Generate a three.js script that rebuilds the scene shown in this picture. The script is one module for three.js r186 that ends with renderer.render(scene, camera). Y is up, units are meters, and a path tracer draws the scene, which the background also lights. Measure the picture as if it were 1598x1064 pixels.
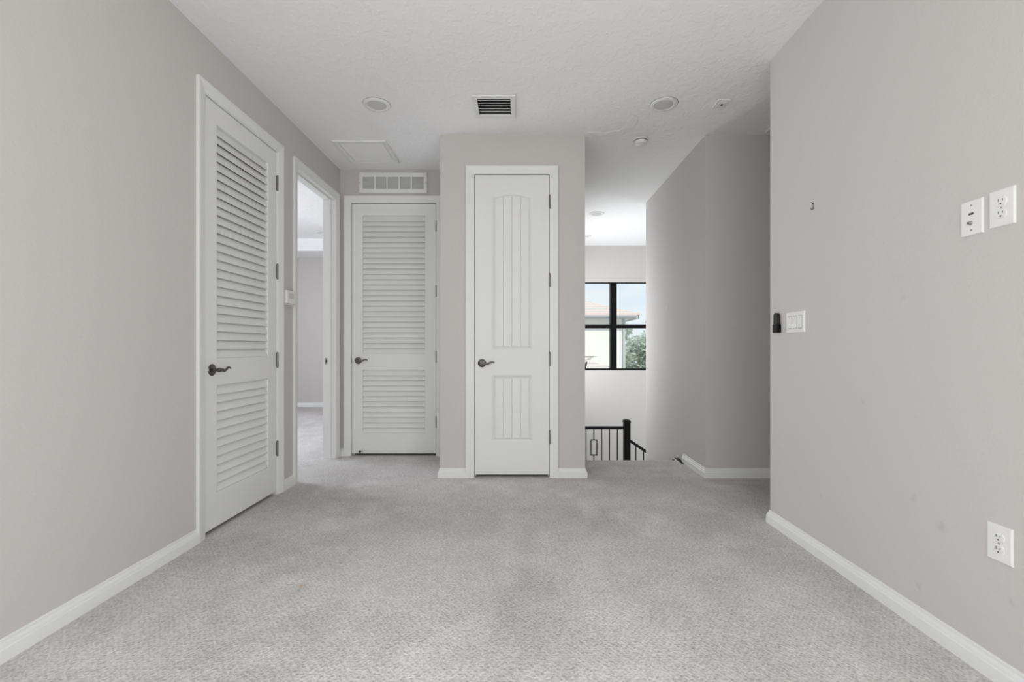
import * as THREE from 'three';
import { RoundedBoxGeometry } from 'three/addons/geometries/RoundedBoxGeometry.js';
import { mergeGeometries, toCreasedNormals } from 'three/addons/utils/BufferGeometryUtils.js';
import { RectAreaLightUniformsLib } from 'three/addons/lights/RectAreaLightUniformsLib.js';

/* ------------------------------------------------------------------ camera */
const scene = new THREE.Scene();
const camera = new THREE.PerspectiveCamera(2 * Math.atan(532 / 712) * 180 / Math.PI, 1598 / 1064, 0.05, 300);
camera.position.set(0, 1.055, 0);
camera.lookAt(0, 1.055, -5);
camera.setViewOffset(1598, 1064, -11, -10, 1598, 1064);      // shifted lens: verticals stay vertical
camera.updateProjectionMatrix();

const renderer = new THREE.WebGLRenderer({ antialias: true });
renderer.toneMapping = THREE.LinearToneMapping;
renderer.toneMappingExposure = 1.0;
renderer.shadowMap.enabled = true;
RectAreaLightUniformsLib.init();

/* ------------------------------------------------------------------ sky, sun, daylight in the window openings */
function rng(seed) { let s = seed >>> 0; return () => { s = (s + 0x6D2B79F5) >>> 0; let t = s; t = Math.imul(t ^ (t >>> 15), t | 1); t ^= t + Math.imul(t ^ (t >>> 7), t | 61); return ((t ^ (t >>> 14)) >>> 0) / 4294967296; }; }
// tiling value noise on an n x n lattice
function lattice(n, seed) {
  const r = rng(seed), a = new Float32Array(n * n); for (let i = 0; i < n * n; i++) a[i] = r();
  return (u, v) => {
    u = (u - Math.floor(u)) * n; v = (v - Math.floor(v)) * n;
    const i = Math.floor(u), j = Math.floor(v); let x = u - i, y = v - j; x = x * x * (3 - 2 * x); y = y * y * (3 - 2 * y);
    const i0 = i % n, i1 = (i + 1) % n, j0 = (j % n) * n, j1 = ((j + 1) % n) * n;
    return (a[j0 + i0] * (1 - x) + a[j0 + i1] * x) * (1 - y) + (a[j1 + i0] * (1 - x) + a[j1 + i1] * x) * y;
  };
}
{
  const w = 512, h = 256, d = new Float32Array(w * h * 4), n1 = lattice(40, 3), n2 = lattice(90, 4), n3 = lattice(180, 5);
  for (let j = 0; j < h; j++) for (let i = 0; i < w; i++) {
    const el = Math.max(0, (j + 0.5) / h * 2 - 1), u = i / w, v = j / h;
    let c = 0.5 * n1(u, v * 1.6) + 0.3 * n2(u, v * 1.6) + 0.2 * n3(u, v * 1.6);
    c = Math.min(1, Math.max(0, (c - 0.44) * 6)) * 0.9;
    const k = Math.pow(1 - el, 3), o = (j * w + i) * 4;
    d[o] = 0.62 + 0.24 * k; d[o + 1] = 0.84 + 0.10 * k; d[o + 2] = 1.0;
    for (let q = 0; q < 3; q++) d[o + q] = 1.02 * (d[o + q] * (1 - c) + [0.93, 0.97, 1.0][q] * c);
    d[o + 3] = 1;
  }
  const t = new THREE.DataTexture(d, w, h, THREE.RGBAFormat, THREE.FloatType);
  t.mapping = THREE.EquirectangularReflectionMapping; t.magFilter = THREE.LinearFilter; t.minFilter = THREE.LinearFilter; t.needsUpdate = true;
  scene.background = t;
}
const sun = new THREE.DirectionalLight(0xfff4e6, 2.8);
sun.position.set(14, 26, 12); sun.target.position.set(3, 0, -14); sun.castShadow = true;
sun.shadow.mapSize.set(2048, 2048);
Object.assign(sun.shadow.camera, { left: -30, right: 30, top: 30, bottom: -30, near: 1, far: 90 });
scene.add(sun, sun.target);

function daylight(w, h, intensity, pos, look, color = 0xffffff) {
  const l = new THREE.RectAreaLight(color, intensity, w, h);
  l.position.set(...pos); l.lookAt(...look); scene.add(l); return l;
}
daylight(2.7, 2.2, 1.4, [-0.1, 1.25, 3.36], [-0.1, 1.25, 0], 0xfffcf8);          // wide window behind the camera
daylight(2.6, 1.7, 5.2, [1.48, 1.1, 1.1], [-1, 1.1, 1.1], 0xfdfdff);             // window in the right wall behind the camera
daylight(2.6, 1.7, 4.4, [-1.70, 1.1, 1.1], [1, 1.1, 1.1], 0xfdfdff);             // window in the left wall behind the camera
daylight(1.8, 3.2, 2.2, [4.06, 0.4, -6.7], [0, 0.4, -6.7], 0xf6faff);            // tall side window of the stairwell
daylight(1.8, 1.4, 1.3, [1.7, -1.8, -7.69], [1.7, -1.8, 0], 0xf6faff);           // lower stairwell window
daylight(1.6, 1.9, 4.6, [0.57, 1.25, -6.6], [3, 1.25, -6.6], 0xfafcff);          // window in the left wall of the stairwell
daylight(1.8, 1.7, 9.0, [-4.92, 1.55, -4.9], [0, 1.55, -4.9], 0xf3f6ff);         // bedroom window

/* ------------------------------------------------------------------ materials */
const REPEAT = THREE.RepeatWrapping;
function dataTex(size, fn, srgb, tile) {                          // fn(i, j) -> [r, g, b] 0..255
  const d = new Uint8Array(size * size * 4);
  for (let j = 0; j < size; j++) for (let i = 0; i < size; i++) { const c = fn(i, j), o = (j * size + i) * 4; d[o] = c[0]; d[o + 1] = c[1]; d[o + 2] = c[2]; d[o + 3] = 255; }
  const t = new THREE.DataTexture(d, size, size); t.magFilter = THREE.LinearFilter; t.minFilter = THREE.LinearMipmapLinearFilter; t.generateMipmaps = true;
  t.wrapS = t.wrapT = REPEAT; if (srgb) t.colorSpace = THREE.SRGBColorSpace;
  t.repeat.set(1 / tile, 1 / tile); t.needsUpdate = true; return t;
}
const std = (o) => new THREE.MeshStandardMaterial(o);
const phy = (o) => new THREE.MeshPhysicalMaterial(o);
const lin = (r, g, b) => new THREE.Color().setRGB(r, g, b);

// orange-peel wall relief, knockdown ceiling relief
const peel = (() => { const a = lattice(90, 11), b = lattice(200, 12); return dataTex(512, (i, j) => { const v = 255 * (0.55 * a(i / 512, j / 512) + 0.45 * b(i / 512, j / 512)); return [v, v, v]; }, false, 0.9); })();
const knock = (() => { const a = lattice(28, 21), b = lattice(70, 22), c = lattice(220, 23); return dataTex(1024, (i, j) => { const u = i / 1024, v = j / 1024; let h = 0.6 * a(u, v) + 0.4 * b(u, v); h = Math.min(1, Math.max(0, (h - 0.47) * 9)); const k = 255 * (0.8 * h + 0.2 * c(u, v)); return [k, k, k]; }, false, 1.1); })();
const PAINT = lin(0.580, 0.562, 0.542);
const M = {
  wall: std({ color: PAINT, roughness: 0.75, bumpMap: peel, bumpScale: 0.0006 }),
  ceiling: std({ color: lin(0.88, 0.88, 0.88), roughness: 0.9, bumpMap: knock, bumpScale: 0.0011 }),
  white: std({ color: lin(0.78, 0.785, 0.765), roughness: 0.42 }),
  whitePlastic: std({ color: lin(0.80, 0.80, 0.775), roughness: 0.35 }),
  lens: std({ color: lin(0.60, 0.60, 0.585), roughness: 0.6 }),
  dark: std({ color: lin(0.02, 0.02, 0.02), roughness: 0.8 }),
  slot: std({ color: lin(0.05, 0.048, 0.045), roughness: 0.7 }),
  duct: std({ color: lin(0.05, 0.05, 0.05), roughness: 0.9 }),
  bronze: std({ color: lin(0.15, 0.14, 0.128), roughness: 0.26, metalness: 1 }),
  hinge: std({ color: lin(0.22, 0.215, 0.205), roughness: 0.38, metalness: 1 }),
  filter: std({ color: lin(0.72, 0.72, 0.70), roughness: 0.95 }),
  steel: std({ color: lin(0.42, 0.41, 0.39), roughness: 0.34, metalness: 1 }),
  black: phy({ color: lin(0.004, 0.004, 0.0045), roughness: 0.5, specularIntensity: 0.35 }),
  rubber: std({ color: lin(0.012, 0.012, 0.013), roughness: 0.6 }),
  glass: phy({ color: lin(0.90, 0.93, 0.94), roughness: 0, transmission: 1, thickness: 0, ior: 1.45 }),
  stucco: std({ color: lin(0.80, 0.80, 0.78), roughness: 0.95 }),
  tileGrey: std({ color: lin(0.60, 0.57, 0.55), roughness: 0.9 }),
  tile: std({ color: lin(0.74, 0.62, 0.58), roughness: 0.9 }),
  tilePale: std({ color: lin(0.78, 0.71, 0.68), roughness: 0.9 }),
  fascia: std({ color: lin(0.50, 0.52, 0.53), roughness: 0.7 }),
  leaf: phy({ color: lin(0.64, 0.70, 0.62), roughness: 1, transmission: 0.45, thickness: 0, side: THREE.DoubleSide }),
  bark: std({ color: lin(0.30, 0.27, 0.24), roughness: 0.9 }),
  ground: std({ color: lin(0.50, 0.50, 0.46), roughness: 1 }),
};
// looped carpet: staggered pits between loops, fine fibre grain, a few pale and brown spots where the photograph shows them
const TILE = 3.4, X0 = -1.86, Z0 = -4.27;
{
  const S = 2048, hgt = new Float32Array(S * S), cx = 180, cy = 300, r = rng(77);
  const jit = new Float32Array(cx * cy * 3); for (let i = 0; i < jit.length; i++) jit[i] = r();
  const big = lattice(9, 31), mid = lattice(34, 32), wob = lattice(60, 33), fib = lattice(1024, 34), lump = lattice(420, 35);
  for (let j = 0; j < S; j++) for (let i = 0; i < S; i++) {
    const u = i / S, v = j / S, wu = u * cx + (wob(u, v) - 0.5) * 0.7, gv = v * cy;
    let pit = 0;
    for (let dj = -1; dj <= 1; dj++) {
      const row = Math.floor(gv) + dj, rr = (row + cy) % cy, off = (row & 1) * 0.5;
      for (let di = -1; di <= 1; di++) {
        const col = Math.floor(wu - off) + di, cc = (col + cx) % cx, q = (rr * cx + cc) * 3;
        const dx = (wu - off - col - 0.5 - (jit[q] - 0.5) * 0.45) / 0.30, dy = (gv - row - 0.5 - (jit[q + 1] - 0.5) * 0.45) / 0.46;
        const e = Math.exp(-(dx * dx + dy * dy)) * (0.35 + 0.65 * jit[q + 2]); if (e > pit) pit = e;
      }
    }
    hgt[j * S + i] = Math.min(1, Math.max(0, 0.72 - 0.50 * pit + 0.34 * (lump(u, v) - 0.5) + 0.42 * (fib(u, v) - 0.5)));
  }
  const spots = [[-1.45, -1.52, 0.035, 12], [-1.47, -2.27, 0.03, 14], [-0.87, -1.56, 0.045, 8], [-1.33, -2.2, 0.025, 8], [-1.5, -3.03, 0.03, 8], [-0.96, -2.02, 0.018, -30], [0.14, -2.13, 0.010, -34], [1.19, -2.23, 0.016, -22], [1.12, -1.86, 0.012, -26]];
  const col = dataTex(S, (i, j) => {
    const u = i / S, v = j / S, h = hgt[j * S + i];
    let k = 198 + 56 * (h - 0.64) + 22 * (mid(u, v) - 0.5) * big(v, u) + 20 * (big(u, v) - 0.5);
    const x = X0 + u * TILE, z = Z0 + v * TILE; let brown = 0;
    for (const [sx, sz, sr, am] of spots) { const dx = x - sx, dz = z - sz; if (Math.abs(dx) < sr * 2 && Math.abs(dz) < sr * 2) { const e = Math.exp(-(dx * dx + dz * dz) / (sr * sr) * 2) * (0.5 + h * 0.6); k += am * e; if (am < 0) brown += 14 * e; } }
    return [k + 3 + brown, k, k - 2 - brown].map((q) => Math.max(0, Math.min(255, q)));
  }, true, TILE);
  const bmp = dataTex(S, (i, j) => { const k = 255 * hgt[j * S + i]; return [k, k, k]; }, false, TILE);
  for (const t of [col, bmp]) t.offset.set(-X0 / TILE, -Z0 / TILE);
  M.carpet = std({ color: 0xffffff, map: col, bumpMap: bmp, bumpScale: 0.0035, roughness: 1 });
}
// right wall: the same paint with the faint scuffs and touch-ups that the photograph shows
{
  const c = document.createElement('canvas'); c.width = 1024; c.height = 1898; const g = c.getContext('2d');
  g.fillStyle = '#ffffff'; g.fillRect(0, 0, 1024, 1898); const r = rng(9);
  // canvas x: z -2.8 .. -1.3, canvas y: height 2.78 .. 0
  const smear = (d, y, rad, a) => { const px = (2.8 - d) / 1.5 * 1024, py = (2.78 - y) / 2.78 * 1898;
    for (let k = 0; k < 14; k++) { const ox = (r() - 0.5) * rad * 1.4, oy = (r() - 0.5) * rad * 1.6, q = rad * (0.3 + 0.5 * r()); const gr = g.createRadialGradient(px + ox, py + oy, 0, px + ox, py + oy, q); gr.addColorStop(0, `rgba(120,112,106,${a})`); gr.addColorStop(1, 'rgba(120,112,106,0)'); g.fillStyle = gr; g.fillRect(px + ox - q, py + oy - q, 2 * q, 2 * q); } };
  for (const [d, y, rad, a] of [[1.75, 0.48, 13, 0.024], [1.64, 0.41, 14, 0.02], [1.73, 0.15, 9, 0.034], [1.40, 0.27, 9, 0.02], [1.80, 1.25, 10, 0.018], [2.01, 0.82, 10, 0.02], [2.29, 0.31, 9, 0.018]]) smear(d, y, rad, a);
  const t = new THREE.CanvasTexture(c); t.colorSpace = THREE.SRGBColorSpace; t.wrapS = t.wrapT = THREE.ClampToEdgeWrapping;
  t.repeat.set(1 / 1.5, 1 / 2.78); t.offset.set(2.8 / 1.5, 0);
  M.wallScuffed = std({ color: PAINT, map: t, roughness: 0.75, bumpMap: peel, bumpScale: 0.0006 });
}

/* ------------------------------------------------------------------ helpers */
const used = {};
function numbered(n) { const k = used[n] = (used[n] ?? -1) + 1; return k ? `${n}_${String(k).padStart(3, '0')}` : n; }
function metres(g) {                                              // uv in metres by the way each face points
  if (g.index) g = g.toNonIndexed();
  const p = g.attributes.position, uv = new Float32Array(p.count * 2), a = new THREE.Vector3(), b = new THREE.Vector3(), c = new THREE.Vector3();
  for (let i = 0; i < p.count; i += 3) {
    a.fromBufferAttribute(p, i); b.fromBufferAttribute(p, i + 1).sub(a); c.fromBufferAttribute(p, i + 2).sub(a); b.cross(c);
    const ax = Math.abs(b.x), ay = Math.abs(b.y), az = Math.abs(b.z);
    for (let k = i; k < i + 3; k++) { const x = p.getX(k), y = p.getY(k), z = p.getZ(k); uv[2 * k] = ax > ay && ax > az ? z : x; uv[2 * k + 1] = ay >= ax && ay >= az ? z : y; }
  }
  g.setAttribute('uv', new THREE.BufferAttribute(uv, 2)); return g;
}
function mesh(name, geo, mat, parent) { const m = new THREE.Mesh(geo, mat); m.name = parent ? name : numbered(name); m.castShadow = m.receiveShadow = true; (parent ?? scene).add(m); return m; }
function tag(o, label, category, group, kind) { Object.assign(o.userData, { label, category }); if (group) o.userData.group = group; if (kind) o.userData.kind = kind; return o; }
function thing(name, label, category, pos = [0, 0, 0], group, kind) { const o = new THREE.Group(); o.name = numbered(name); o.position.set(...pos); scene.add(o); return tag(o, label, category, group, kind); }
const structure = (o, label, category) => tag(o, label, category, null, 'structure');
function box(x0, x1, y0, y1, z0, z1) { return new THREE.BoxGeometry(Math.abs(x1 - x0), Math.abs(y1 - y0), Math.abs(z1 - z0)).translate((x0 + x1) / 2, (y0 + y1) / 2, (z0 + z1) / 2); }
function rbox(x0, x1, y0, y1, z0, z1, r = 0.002, s = 2) { return new RoundedBoxGeometry(Math.abs(x1 - x0), Math.abs(y1 - y0), Math.abs(z1 - z0), s, r).translate((x0 + x1) / 2, (y0 + y1) / 2, (z0 + z1) / 2); }
const flat = (gs) => mergeGeometries(gs.map((g) => { const q = g.index ? g.toNonIndexed() : g; for (const k of Object.keys(q.attributes)) if (!['position', 'normal', 'uv'].includes(k)) q.deleteAttribute(k); return q; }));
function rectShape(x0, x1, y0, y1, holes = []) {
  const s = new THREE.Shape([[x0, y0], [x1, y0], [x1, y1], [x0, y1]].map((p) => new THREE.Vector2(...p)));
  for (const [a, b, c, d] of holes) s.holes.push(new THREE.Path([[a, c], [a, d], [b, d], [b, c]].map((p) => new THREE.Vector2(...p))));
  return s;
}
const extrude = (s, depth, o = {}) => new THREE.ExtrudeGeometry(s, { depth, bevelEnabled: false, curveSegments: 16, ...o });
// wall lying along z (faces +-x): outline in (z, y); wall lying along x: outline in (x, y); a slab: outline in (x, -z)
const wallZ = (x0, x1, zA, zB, yA, yB, holes = []) => metres(extrude(rectShape(-zB, -zA, yA, yB, holes.map(([a, b, c, d]) => [-b, -a, c, d])), x1 - x0).rotateY(Math.PI / 2).translate(x0, 0, 0));
const wallX = (x0, x1, z0, z1, yA, yB, holes = []) => metres(extrude(rectShape(x0, x1, yA, yB, holes), z1 - z0).translate(0, 0, z0));
// a moulding of the given profile [across, out] from point a towards b; ends cut by the mitre slopes ma, mb
function strip(profile, a, b, across, out, ma = 0, mb = 0) {
  const A = new THREE.Vector3(...a), B = new THREE.Vector3(...b), C = new THREE.Vector3(...across), N = new THREE.Vector3(...out), D = B.clone().sub(A).normalize();
  const pt = (end, [u, t]) => (end ? B : A).clone().addScaledVector(D, end ? mb * u : -ma * u).addScaledVector(C, u).addScaledVector(N, t);
  const pos = [], n = profile.length, flip = D.clone().cross(C).dot(N) < 0, tri = (p, q, r) => { for (const v of flip ? [p, r, q] : [p, q, r]) pos.push(v.x, v.y, v.z); };
  for (let i = 0; i < n; i++) { const p = profile[i], q = profile[(i + 1) % n]; tri(pt(0, p), pt(1, p), pt(1, q)); tri(pt(0, p), pt(1, q), pt(0, q)); }
  for (const f of THREE.ShapeUtils.triangulateShape(profile.map((p) => new THREE.Vector2(...p)), [])) { tri(pt(0, profile[f[0]]), pt(0, profile[f[1]]), pt(0, profile[f[2]])); tri(pt(1, profile[f[0]]), pt(1, profile[f[2]]), pt(1, profile[f[1]])); }
  const g = new THREE.BufferGeometry(); g.setAttribute('position', new THREE.Float32BufferAttribute(pos, 3)); g.computeVertexNormals();
  return metres(toCreasedNormals(g, 0.5));
}
// mitred outside corners where the moulding's thickness matters: cut by thickness instead of by width
function stripOut(profile, a, b, across, out, ma = 0, mb = 0) {
  const A = new THREE.Vector3(...a), B = new THREE.Vector3(...b), C = new THREE.Vector3(...across), N = new THREE.Vector3(...out), D = B.clone().sub(A).normalize();
  const pt = (end, [u, t]) => (end ? B : A).clone().addScaledVector(D, end ? mb * t : -ma * t).addScaledVector(C, u).addScaledVector(N, t);
  const pos = [], n = profile.length, flip = D.clone().cross(C).dot(N) < 0, tri = (p, q, r) => { for (const v of flip ? [p, r, q] : [p, q, r]) pos.push(v.x, v.y, v.z); };
  for (let i = 0; i < n; i++) { const p = profile[i], q = profile[(i + 1) % n]; tri(pt(0, p), pt(1, p), pt(1, q)); tri(pt(0, p), pt(1, q), pt(0, q)); }
  for (const f of THREE.ShapeUtils.triangulateShape(profile.map((p) => new THREE.Vector2(...p)), [])) { tri(pt(0, profile[f[0]]), pt(0, profile[f[1]]), pt(0, profile[f[2]])); tri(pt(1, profile[f[0]]), pt(1, profile[f[2]]), pt(1, profile[f[1]])); }
  const g = new THREE.BufferGeometry(); g.setAttribute('position', new THREE.Float32BufferAttribute(pos, 3)); g.computeVertexNormals();
  return metres(toCreasedNormals(g, 0.5));
}
function sweep(pts, radii, sides = 10, flatY = 1) {               // a tube of changing radius with rounded ends
  const cv = new THREE.CatmullRomCurve3(pts.map((p) => new THREE.Vector3(...p))), n = 28, pos = [], idx = [], fr = cv.computeFrenetFrames(n, false);
  for (let i = 0; i <= n; i++) {
    const t = i / n, p = cv.getPoint(t), k = t * (radii.length - 1), a = Math.floor(Math.min(k, radii.length - 2)), r = radii[a] + (radii[a + 1] - radii[a]) * (k - a);
    for (let s = 0; s < sides; s++) { const w = s / sides * 2 * Math.PI, v = p.clone().addScaledVector(fr.normals[i], Math.cos(w) * r).addScaledVector(fr.binormals[i], Math.sin(w) * r * flatY); pos.push(v.x, v.y, v.z); }
  }
  for (let i = 0; i < n; i++) for (let s = 0; s < sides; s++) { const a = i * sides + s, b = i * sides + (s + 1) % sides, c = a + sides, d = b + sides; idx.push(a, b, c, b, d, c); }
  for (const [e, inv] of [[0, 1], [n, 0]]) { const p = cv.getPoint(e ? 1 : 0), k = pos.length / 3; pos.push(p.x, p.y, p.z); for (let s = 0; s < sides; s++) { const a = e * sides + s, b = e * sides + (s + 1) % sides; inv ? idx.push(k, b, a) : idx.push(k, a, b); } }
  const g = new THREE.BufferGeometry(); g.setAttribute('position', new THREE.Float32BufferAttribute(pos, 3)); g.setIndex(idx); g.computeVertexNormals(); return g;
}
const lathe = (pts, seg = 40) => new THREE.LatheGeometry(pts.map((p) => new THREE.Vector2(...p)), seg);

/* ------------------------------------------------------------------ room shell */
const H = 2.78, L = -1.739, R = 1.513, T = 0.115, PZ = -3.70, BZ = -4.434, REAR = 3.4, EDGE = -4.268, WZ = -7.725, DH = 2.457, LOW = -2.9;
// clear door openings (z from far to near, or x)
const D1 = [-3.278, -2.525], D2 = [-4.323, -3.576], D3 = [-1.629, -0.806], D4 = [-0.363, 0.248], J = 0.02;
const S_ = (name, geo, mat, label, cat) => structure(mesh(name, geo, mat), label, cat);

// floor: main level with the stairwell cut out of it
{
  const s = new THREE.Shape([[-5.05, -REAR - 0.15], [4.25, -REAR - 0.15], [4.25, 3.815], [R, 3.815], [R, -EDGE], [0.535, -EDGE], [0.535, 5.5], [-1.80, 5.5], [-1.80, 8.25], [-5.05, 8.25]].map((p) => new THREE.Vector2(...p)));
  const g = extrude(s, 0.2).rotateX(-Math.PI / 2).translate(0, -0.2, 0);
  S_('floor', metres(g), M.carpet, 'light grey-beige looped carpet over the whole upstairs floor', 'carpet');
}
S_('floor_lower', metres(box(0.4, 4.25, LOW - 0.2, LOW, -7.9, -4.2)), M.carpet, 'carpeted floor at the bottom of the stairwell', 'floor');
// ceiling with the opening of the air register
const VENT = [-0.292, -0.060, -3.374, -3.149];
{
  const s = rectShape(L - T, 4.25, -REAR - 0.15, 7.9, [[VENT[0], VENT[1], -VENT[3], -VENT[2]]]);
  const g = metres(extrude(s, 0.2).rotateX(-Math.PI / 2).translate(0, H, 0));
  const c = S_('ceiling', g, M.ceiling, 'white knockdown textured ceiling', 'ceiling');
  // repaired patch of plaster beside the closet
  const p = new THREE.Shape([[0.56, 3.66], [0.70, 3.665], [0.80, 3.63], [0.845, 3.53], [0.85, 3.40], [0.885, 3.42], [0.90, 3.52], [0.865, 3.63], [0.82, 3.685], [0.70, 3.71], [0.58, 3.70]].map((q) => new THREE.Vector2(...q)));
  const pm = mesh('plaster_patch', metres(extrude(p, 0.0015, { bevelEnabled: true, bevelThickness: 0.002, bevelSize: 0.012, bevelSegments: 3 }).rotateX(-Math.PI / 2).translate(0, H - 0.003, 0)), M.ceiling, c);
  pm.userData.label = 'ridge of repaired ceiling plaster';
}
S_('wall_left', wallZ(L - T, L, BZ - T - 0.0, REAR, 0, H, [[D1[0] - J, D1[1] + J, -0.01, DH + J], [D2[0] - J, D2[1] + J, -0.01, DH + J]].map((h) => [h[0], h[1], 0.0005, h[3]]).concat([[-0.2, 2.4, 0.25, 1.95]])), M.wall, 'light grey wall on the left with two doorways', 'wall');
S_('wall_right', wallZ(R, R + T, -2.748, REAR, 0, H, [[-0.2, 2.4, 0.25, 1.95]]), M.wallScuffed, 'light grey wall on the right with faint scuffs', 'wall');
S_('wall_back', wallX(L, -0.639 + T, BZ - T, BZ, 0, H, [[D3[0] - J, D3[1] + J, 0.0005, DH + J]]), M.wall, 'grey wall of the recess around the louvered door', 'wall');
S_('wall_closet_front', wallX(-0.639, 0.535, PZ - T, PZ, 0, H, [[D4[0] - J, D4[1] + J, 0.0005, DH + J]]), M.wall, 'grey front wall of the jutting closet', 'wall');
S_('wall_closet_left', wallZ(-0.639, -0.639 + T, BZ, PZ - T, 0, H), M.wall, 'grey side wall of the closet beside the recess', 'wall');
S_('wall_closet_right', wallZ(0.535 - T, 0.535, WZ - T, PZ - T, LOW, H, [[-7.4, -5.8, 0.3, 2.2]]), M.wall, 'grey side wall of the closet and stairwell', 'wall');
S_('wall_closet_rear', wallX(L - T, 0.42, -5.5, -5.4, 0, H), M.wall, 'grey rear wall inside the closets', 'wall');
S_('wall_hall_far', wallX(R, 4.25, PZ - T, PZ, 0, H), M.wall, 'grey wall facing the room at the side hallway', 'wall');
S_('wall_hall_near', wallX(R + T, 4.25, -2.748, -2.748 + T, 0, H), M.wall, 'near wall of the side hallway', 'wall');
S_('wall_hall_end', wallZ(4.1, 4.25, PZ, -2.748, 0, H), M.wall, 'end wall of the side hallway', 'wall');
S_('wall_stair_right', wallZ(R, R + T, -5.44, PZ - T, LOW, H), M.wall, 'grey wall beside the stairs', 'wall');
S_('wall_stair_return', wallX(R + T, 4.1, -5.44, -5.44 + T, LOW, H), M.wall, 'grey wall along the lower flight of stairs', 'wall');
S_('wall_stair_under', wallX(0.535, R, EDGE + 0.0, EDGE + 0.1, LOW, -0.2), M.wall, 'grey wall under the upper floor edge', 'wall');
// stairwell window wall: W1 is in view, the lower window lights the well from below
const W1 = [0.76, 2.45, 0.664, 2.162], W1b = [0.8, 2.6, -2.5, -1.1];
S_('wall_window', wallX(0.535, 4.25, WZ - 0.15, WZ, LOW, H, [W1, W1b]), M.wall, 'pale grey stairwell wall with the black framed window', 'wall');
S_('wall_stair_end', wallZ(4.1, 4.25, WZ, -5.44 + T, LOW, H, [[-7.6, -5.8, -1.2, 2.0]]), M.wall, 'grey end wall of the stairwell', 'wall');
S_('wall_rear', wallX(L - T, R + T, REAR, REAR + 0.15, 0, H, [[-1.45, 1.25, 0.15, 2.35]]), M.wall, 'grey wall with a wide window behind the viewer', 'wall');
// bedroom beyond the open doorway, with its tray ceiling
S_('wall_bedroom_far', wallX(-5.05, L, -8.22, -8.10, 0, 3.0), M.wall, 'grey far wall of the bedroom beyond the doorway', 'wall');
S_('wall_bedroom_right', wallZ(L - T, L, -8.10, BZ - T, 0, 3.0), M.wall, 'grey side wall of the bedroom', 'wall');
S_('wall_bedroom_left', wallZ(-5.05, -4.95, -8.10, -3.4, 0, 3.0, [[-5.8, -4.0, 0.70, 2.40]]), M.wall, 'grey bedroom wall with a window', 'wall');
S_('wall_bedroom_near', wallX(-5.05, L - T, -3.52, -3.42, 0, 3.0), M.wall, 'grey wall between bedroom and linen closet', 'wall');
S_('wall_linen_rear', wallZ(-2.62, -2.52, -3.42, -2.3, 0, H), M.wall, 'rear wall of the linen closet', 'wall');
S_('wall_linen_side', wallX(-2.62, L - T, -2.4, -2.3, 0, H), M.wall, 'side wall of the linen closet', 'wall');
{
  const s = rectShape(-5.05, L - T, 3.42, 8.22, [[-4.4, -2.61, 4.3, 7.51]]);
  const g = flat([extrude(s, 0.2).rotateX(-Math.PI / 2).translate(0, 2.648, 0), box(-4.5, -2.5, 2.848, 3.0, -7.6, -4.2)]);
  S_('ceiling_bedroom', metres(g), M.ceiling, 'white tray ceiling of the bedroom', 'ceiling');
  S_('ceiling_linen', metres(box(-2.62, L - T, H, H + 0.15, -3.42, -2.3)), M.ceiling, 'ceiling of the linen closet', 'ceiling');
}

/* ------------------------------------------------------------------ stairs */
{
  const st = thing('stairs', 'carpeted stairs going down beyond the floor edge', 'stairs', [0, 0, 0], null, 'structure');
  for (let k = 0; k < 4; k++) mesh('step', metres(rbox(0.535, R, -0.18 * (k + 1) - 0.2, -0.18 * (k + 1), EDGE - 0.28 * (k + 1), EDGE - 0.28 * k + (k ? 0.02 : 0), 0.008)), M.carpet, st);
  mesh('landing', metres(box(0.535, 1.53, -1.1, -0.9, -6.34, -5.388 + 0.02)), M.carpet, st);
  for (let k = 0; k < 9; k++) mesh('step', metres(rbox(1.53 + 0.265 * k - (k ? 0.02 : 0), 1.53 + 0.265 * (k + 1), -0.9 - 0.18 * (k + 1) - 0.2, -0.9 - 0.18 * (k + 1), -6.34, -5.44, 0.008)), M.carpet, st);
  // dark skirt cap along the right wall, starting where the baseboard stops
  const sk = thing('stair_skirt', 'black capped skirt strip at the floor edge where the baseboard ends', 'skirt board', [0, 0, 0]);
  const prof = [[-0.03, 0], [0.004, 0], [0.004, 0.045], [-0.03, 0.045]];
  mesh('cap', flat([strip(prof, [R, 0.002, -4.14], [R, 0.002, -4.335], [0, 1, 0], [-1, 0, 0]), strip(prof, [R, 0.002, -4.33], [R, -0.68, -5.39], [0, 1, 0], [-1, 0, 0])]), M.black, sk);
  mesh('edge_strip', strip([[0, 0.045], [0.008, 0.045], [0.008, 0.053], [0, 0.053]], [R, 0, -4.14], [R, 0, -4.32], [0, 1, 0], [-1, 0, 0]), M.white, sk);
}

/* ------------------------------------------------------------------ baseboards */
const BASE = [[0, 0], [0.077, 0], [0.077, 0.003], [0.074, 0.0055], [0.069, 0.006], [0.064, 0.0055], [0.061, 0.009], [0.056, 0.0115], [0.048, 0.0125], [0.044, 0.0165], [0.0, 0.0175]];
const UP = [0, 1, 0];
function baseboard(name, a, b, out, label, ma = 0, mb = 0) { structure(mesh(name, stripOut(BASE, a, b, UP, out, ma, mb), M.white), label, 'baseboard'); }
const CW = 0.068;                                                 // clear edge to outer edge of a casing
baseboard('baseboard_left', [L, 0, REAR], [L, 0, D1[1] + CW], [1, 0, 0], 'white baseboard on the left wall in front of the near louvered door');
baseboard('baseboard_left', [L, 0, D1[0] - CW], [L, 0, D2[1] + CW], [1, 0, 0], 'short white baseboard on the left wall between the louvered door and the open doorway');
baseboard('baseboard_left', [L, 0, D2[0] - CW], [L, 0, BZ], [1, 0, 0], 'sliver of white baseboard in the corner beyond the open doorway');
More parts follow.
